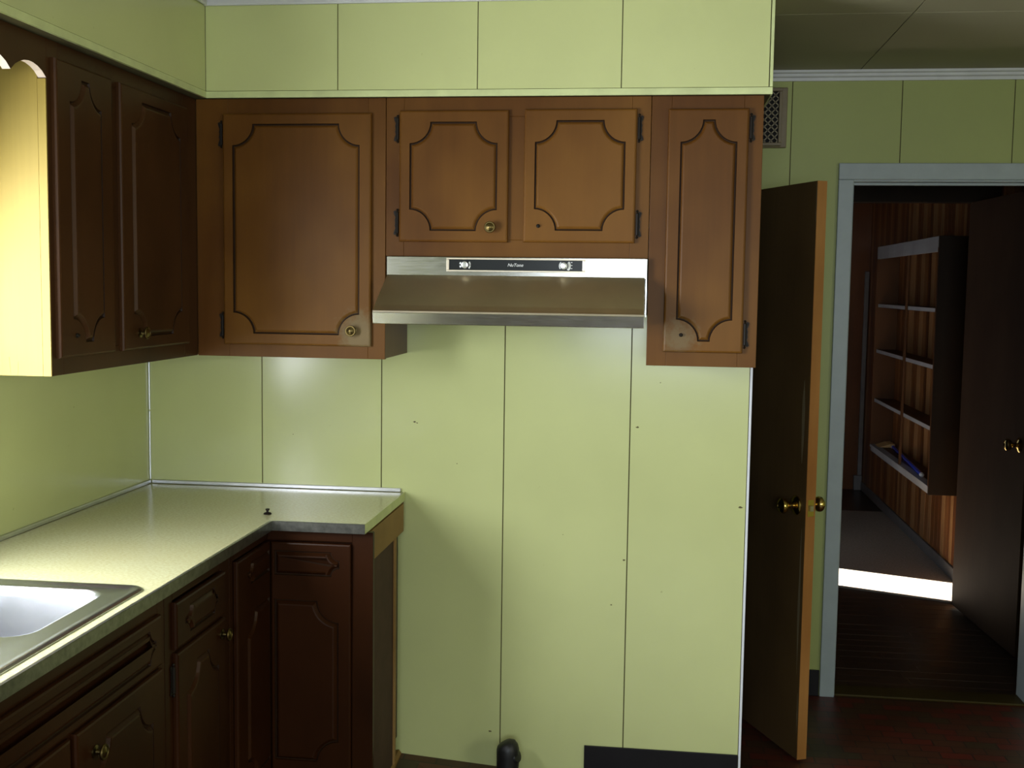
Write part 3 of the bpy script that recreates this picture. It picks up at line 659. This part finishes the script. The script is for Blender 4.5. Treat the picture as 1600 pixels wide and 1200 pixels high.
# loose bits
k = Root('cabinet_knob', (0.562, -0.432, 0.9206), 'small dark metal knob lying on the counter by the inner corner', 'knob')
k.part('flange', L((0.562, -0.432, 0.9208), (0, 0, 1), [(0, 0), (0.0115, 0), (0.0120, 0.002), (0.009, 0.0045), (0.004, 0.006), (0.0, 0.006)], 18), M['iron'], smooth=True)
k.part('stem', L((0.562, -0.432, 0.9266), (0, 0, 1), [(0, 0), (0.0035, 0), (0.0035, 0.004), (0.006, 0.007), (0.0062, 0.010), (0.0, 0.0115)], 14), M['iron'], smooth=True)
pp = Root('pipe_stub', (1.243, -0.10, 0), 'black capped pipe stub rising from the floor below the hood', 'pipe')
bm = bmesh.new(); lathe(bm, (1.241, -0.10, 0.0), (0, 0, 1), [(0.0, 0), (0.0345, 0.0), (0.0345, 0.085)], 20)
pp.part('pipe', bm, M['pipe'], smooth=True)
bm = bmesh.new(); tube(bm, [(1.2430, -0.10, 0.055), (1.2430, -0.10, 0.100), (1.2425, -0.10, 0.116), (1.2415, -0.10, 0.128), (1.2395, -0.10, 0.1365), (1.2375, -0.10, 0.1415)], [0.0355, 0.0370, 0.0365, 0.0335, 0.0275, 0.016], 20)
lathe(bm, (1.262, -0.105, 0.094), (0.85, -0.35, 0.35), [(0.0, -0.01), (0.024, -0.01), (0.024, 0.010), (0.020, 0.016), (0.0, 0.019)], 16)
pp.part('elbow', bm, M['pipe'], smooth=True)
bm = bmesh.new()
top = [(0.872, -0.0008, 0.036), (1.215, -0.0008, 0.011), (1.235, -0.30, 0.0045), (0.872, -0.34, 0.006)]
prism(bm, [(x, y, z-0.003) for x, y, z in top], (0, 0, 0.003))
lf = finish('vinyl_offcut', bm, M['floor'], Vector((1.05, -0.15, 0.0))); lf.location = (1.05, -0.15, 0.0)
lf['label'] = 'curled red patterned vinyl piece at the foot of the wall'; lf['category'] = 'flooring piece'
bm = bmesh.new(); prism(bm, [(0.842, -0.006, 0.004), (0.872, -0.006, 0.004), (0.872, -0.006, 0.040), (0.864, -0.006, 0.050), (0.846, -0.006, 0.046)], (0.004, -0.26, -0.003))
ts = finish('wood_strip', bm, M['cleat'], Vector((0.857, -0.13, 0.0))); ts.location = (0.857, -0.13, 0.0)
ts['label'] = 'short wooden strip on the floor beside the corner cabinet'; ts['category'] = 'wood strip'

# lattice vent box high on the doorway wall
vt = Root('vent_box', (2.07, YD-0.025, 2.245), 'brown lattice-fronted vent box high on the doorway wall', 'vent')
vx0, vx1, vz0, vz1 = 1.985, 2.157, 2.137, 2.362
vt.part('housing', B((vx0, vx1, YD-0.022, YD-0.001, vz0, vz1), bev=0.003), M['vent'])
vt.part('frame', B((vx0+0.004, vx1-0.022, YD-0.050, YD-0.022, vz1-0.018, vz1-0.006), (vx0+0.004, vx1-0.022, YD-0.050, YD-0.022, vz0+0.004, vz0+0.016), (vx0+0.004, vx0+0.016, YD-0.050, YD-0.022, vz0+0.016, vz1-0.018), (vx1-0.034, vx1-0.022, YD-0.050, YD-0.022, vz0+0.016, vz1-0.018), bev=0.002), M['vent'])
vt.part('backing', B((vx0+0.016, vx1-0.034, YD-0.030, YD-0.0225, vz0+0.016, vz1-0.018)), M['dark'])
bm = bmesh.new(); gx0, gx1, gz0, gz1 = vx0+0.016, vx1-0.034, vz0+0.016, vz1-0.018
st = 0.026
for sgn in (1, -1):
    q = -0.4
    while q < 0.4:
        # line x = gx0 + t, z = gz0 + q + sgn*t clipped to the opening
        ts_ = [t for t in [i*0.002 for i in range(int((gx1-gx0)/0.002)+1)] if gz0 <= gz0+q+sgn*t+(gz1-gz0 if sgn < 0 else 0) <= gz1]
        if len(ts_) > 3:
            base = (gz1-gz0) if sgn < 0 else 0
            a, b = ts_[0], ts_[-1]; za, zb = gz0+q+base+sgn*a, gz0+q+base+sgn*b; hw = 0.0030
            prism(bm, [(gx0+a, YD-0.044, za-hw), (gx0+b, YD-0.044, zb-hw), (gx0+b, YD-0.044, zb+hw), (gx0+a, YD-0.044, za+hw)], (0, 0.006, 0))
        q += st
vt.part('lattice', bm, M['vent_lattice'])

# ------------------------------------------------------------------ doors
def slab_door(name, free, hinge_xy, z0, z1, th, label, mat, edge_mat, nrm_sign, knob_z, backset, wear=False):
    """flat slab between two floor points; the face through (free, hinge) is the one seen, thickness goes behind it"""
    f = Vector((*free, 0)); h = Vector((*hinge_xy, 0)); d = (h-f); wdt = d.length; d.normalize()
    n = Vector((-d.y, d.x, 0))*nrm_sign           # towards the viewer's side
    r = Root(name, ((f+h)/2)[:2] + (z0,), label, 'door', kind='structure')
    def pr(s0, s1, n0, n1, za, zb):
        bm = bmesh.new()
        prism(bm, [f+d*s0+n*n0+Vector((0, 0, za)), f+d*s1+n*n0+Vector((0, 0, za)), f+d*s1+n*n1+Vector((0, 0, za)), f+d*s0+n*n1+Vector((0, 0, za))], (0, 0, zb-za)); return bm
    leaf = r.part('door_leaf', pr(0.003, wdt, -th, 0, z0, z1), mat)
    r.part('edge_band', pr(0.0, 0.0028, -th, -0.0002, z0, z1), edge_mat, leaf, 'bare orange wood edge' if wear else None)
    for sg in (0, 1):
        base = f + d*backset + Vector((0, 0, knob_z)) + (n*0.0002 if sg == 0 else -n*(th+0.0002)); ax = n if sg == 0 else -n
        r.part('rosette', L(base, ax, [(0, 0), (0.033, 0), (0.033, 0.003), (0.029, 0.007), (0.020, 0.011), (0.012, 0.014), (0.012, 0.016), (0, 0.016)], 24), M['brass_door'], smooth=True)
        r.part('door_knob', L(base+ax*0.0165, ax, [(0, 0), (0.010, 0), (0.010, 0.014), (0.015, 0.019), (0.024, 0.026), (0.027, 0.034), (0.025, 0.042), (0.018, 0.048), (0.011, 0.049), (0.009, 0.047), (0, 0.047)], 24), M['brass_door'], smooth=True)
    if wear:
        r.part('latch_plate', pr(-0.0012, -0.0002, -th*0.82, -th*0.18, knob_z-0.028, knob_z+0.028), M['brass_door'])
        r.part('latch_bolt', pr(-0.009, -0.0014, -th*0.68, -th*0.32, knob_z-0.009, knob_z+0.009), M['nickel'])
        for (s, za, zb, w) in ((0.036, 1.02, 1.30, 0.012), (0.010, 0.10, 0.24, 0.003), (0.0035, 1.82, 1.95, 0.003), (0.022, 0.30, 0.80, 0.008)):
            bm = bmesh.new(); P = []
            m = 9
            for i in range(m+1):
                t = i/m; P.append(f + d*(s - w*math.sin(math.pi*t)*random.uniform(0.5, 1.0)) + n*0.0002 + Vector((0, 0, za+(zb-za)*t)))
            for i in range(m, -1, -1):
                t = i/m; P.append(f + d*(s + 0.0008 + w*math.sin(math.pi*t)*random.uniform(0.5, 1.0)) + n*0.0002 + Vector((0, 0, za+(zb-za)*t)))
            r.part('scuff', prism(bm, P, n*0.0003), M['slab_wear'], leaf)
    return r
slab_door('door_1', (2.192, 0.214), (1.900, 0.880), 0.010, 1.953, 0.035, 'dark brown flat door standing open in front of the vent box wall', M['slab'], M['slab_edge'], 1, 0.874, 0.062, True)
slab_door('door_2', (3.272, 1.480), (3.214, 2.322), 0.010, 2.040, 0.035, 'dark brown door standing open inside the hall beyond the doorway', M['den_slab'], M['den_slab'], 1, 0.938, 0.065)

# ------------------------------------------------------------------ den wall shelf and what lies on it
ws = Root('wall_shelf', (3.28, 3.74, 0.475), 'brown open wall shelf with pale grey shelf edges beyond the doorway', 'shelf')
XS, YA, YB, XK = 3.202, 2.865, 4.640, XW-0.001
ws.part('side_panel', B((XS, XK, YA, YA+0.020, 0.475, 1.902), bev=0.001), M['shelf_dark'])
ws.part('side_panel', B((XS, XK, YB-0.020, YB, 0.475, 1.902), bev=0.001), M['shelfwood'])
ws.part('top_board', B((XS+0.022, XK, YA+0.0205, YB-0.0205, 1.880, 1.900)), M['shelfwood'])
ws.part('fascia', B((XS, XS+0.020, YA+0.0205, YB-0.0205, 1.818, 1.902), bev=0.002), M['shelf_grey'])
ws.part('bottom_board', B((XS+0.052, XK, YA+0.0205, YB-0.0205, 0.490, 0.520)), M['shelfwood'])
ws.part('ledge', B((XS, XS+0.050, YA+0.0205, YB-0.0205, 0.500, 0.522), (XS+0.006, XS+0.050, YA+0.0205, YB-0.0205, 0.475, 0.4995), bev=0.002), M['shelf_grey'])
for z in (0.845, 1.190, 1.507):
    sh = ws.part('shelf_board', B((XS+0.026, XK, YA+0.0205, YB-0.0205, z-0.022, z-0.0005)), M['shelfwood'])
    ws.part('edge_strip', B((XS+0.018, XS+0.0255, YA+0.0205, 3.665, z-0.022, z), (XS+0.018, XS+0.0255, 3.695, YB-0.0205, z-0.022, z)), M['shelf_grey'], sh)
ws.part('divider', B((XS+0.004, XS+0.017, 3.665, 3.690, 0.523, 1.817), bev=0.001), M['shelfwood'])
ws.part('outer_stile', B((XS-0.004, XS-0.0005, YA, YA+0.012, 0.523, 1.84)), M['shelfwood'])
tb = Root('blue_tube', (3.285, 3.80, 0.534), 'long blue tube with white ends lying on the bottom shelf', 'tube')
pa, pb = Vector((3.315, 4.40, 0.5345)), Vector((3.236, 3.17, 0.5360)); ax = (pb-pa).normalized()
bm = bmesh.new(); lathe(bm, pa+ax*0.03, ax, [(0, 0), (0.0130, 0), (0.0130, (pb-pa).length-0.06), (0, (pb-pa).length-0.06)], 16)
tb.part('tube', bm, M['blue'], smooth=True)
for p, a in ((pa+ax*0.029, -ax), (pb-ax*0.029, ax)):
    tb.part('end_cap', L(p, a, [(0, 0), (0.0134, 0), (0.0134, 0.018), (0.009, 0.026), (0, 0.029)], 16), M['cap'], smooth=True)
cb = Root('cardboard_scrap', (3.29, 4.52, 0.522), 'tan folded cardboard scrap at the far end of the bottom shelf', 'cardboard')
bm = bmesh.new(); prism(bm, [(3.235, 4.44, 0.523), (3.335, 4.44, 0.523), (3.335, 4.44, 0.548), (3.300, 4.44, 0.545)], (0, 0.16, 0))
cb.part('sheet', bm, M['card'])
bm = bmesh.new(); prism(bm, [(3.225, 4.45, 0.5225), (3.290, 4.43, 0.5225), (3.300, 4.61, 0.5225), (3.230, 4.60, 0.5225)], (0, 0, 0.0004))
cb.part('flap', bm, M['card'])
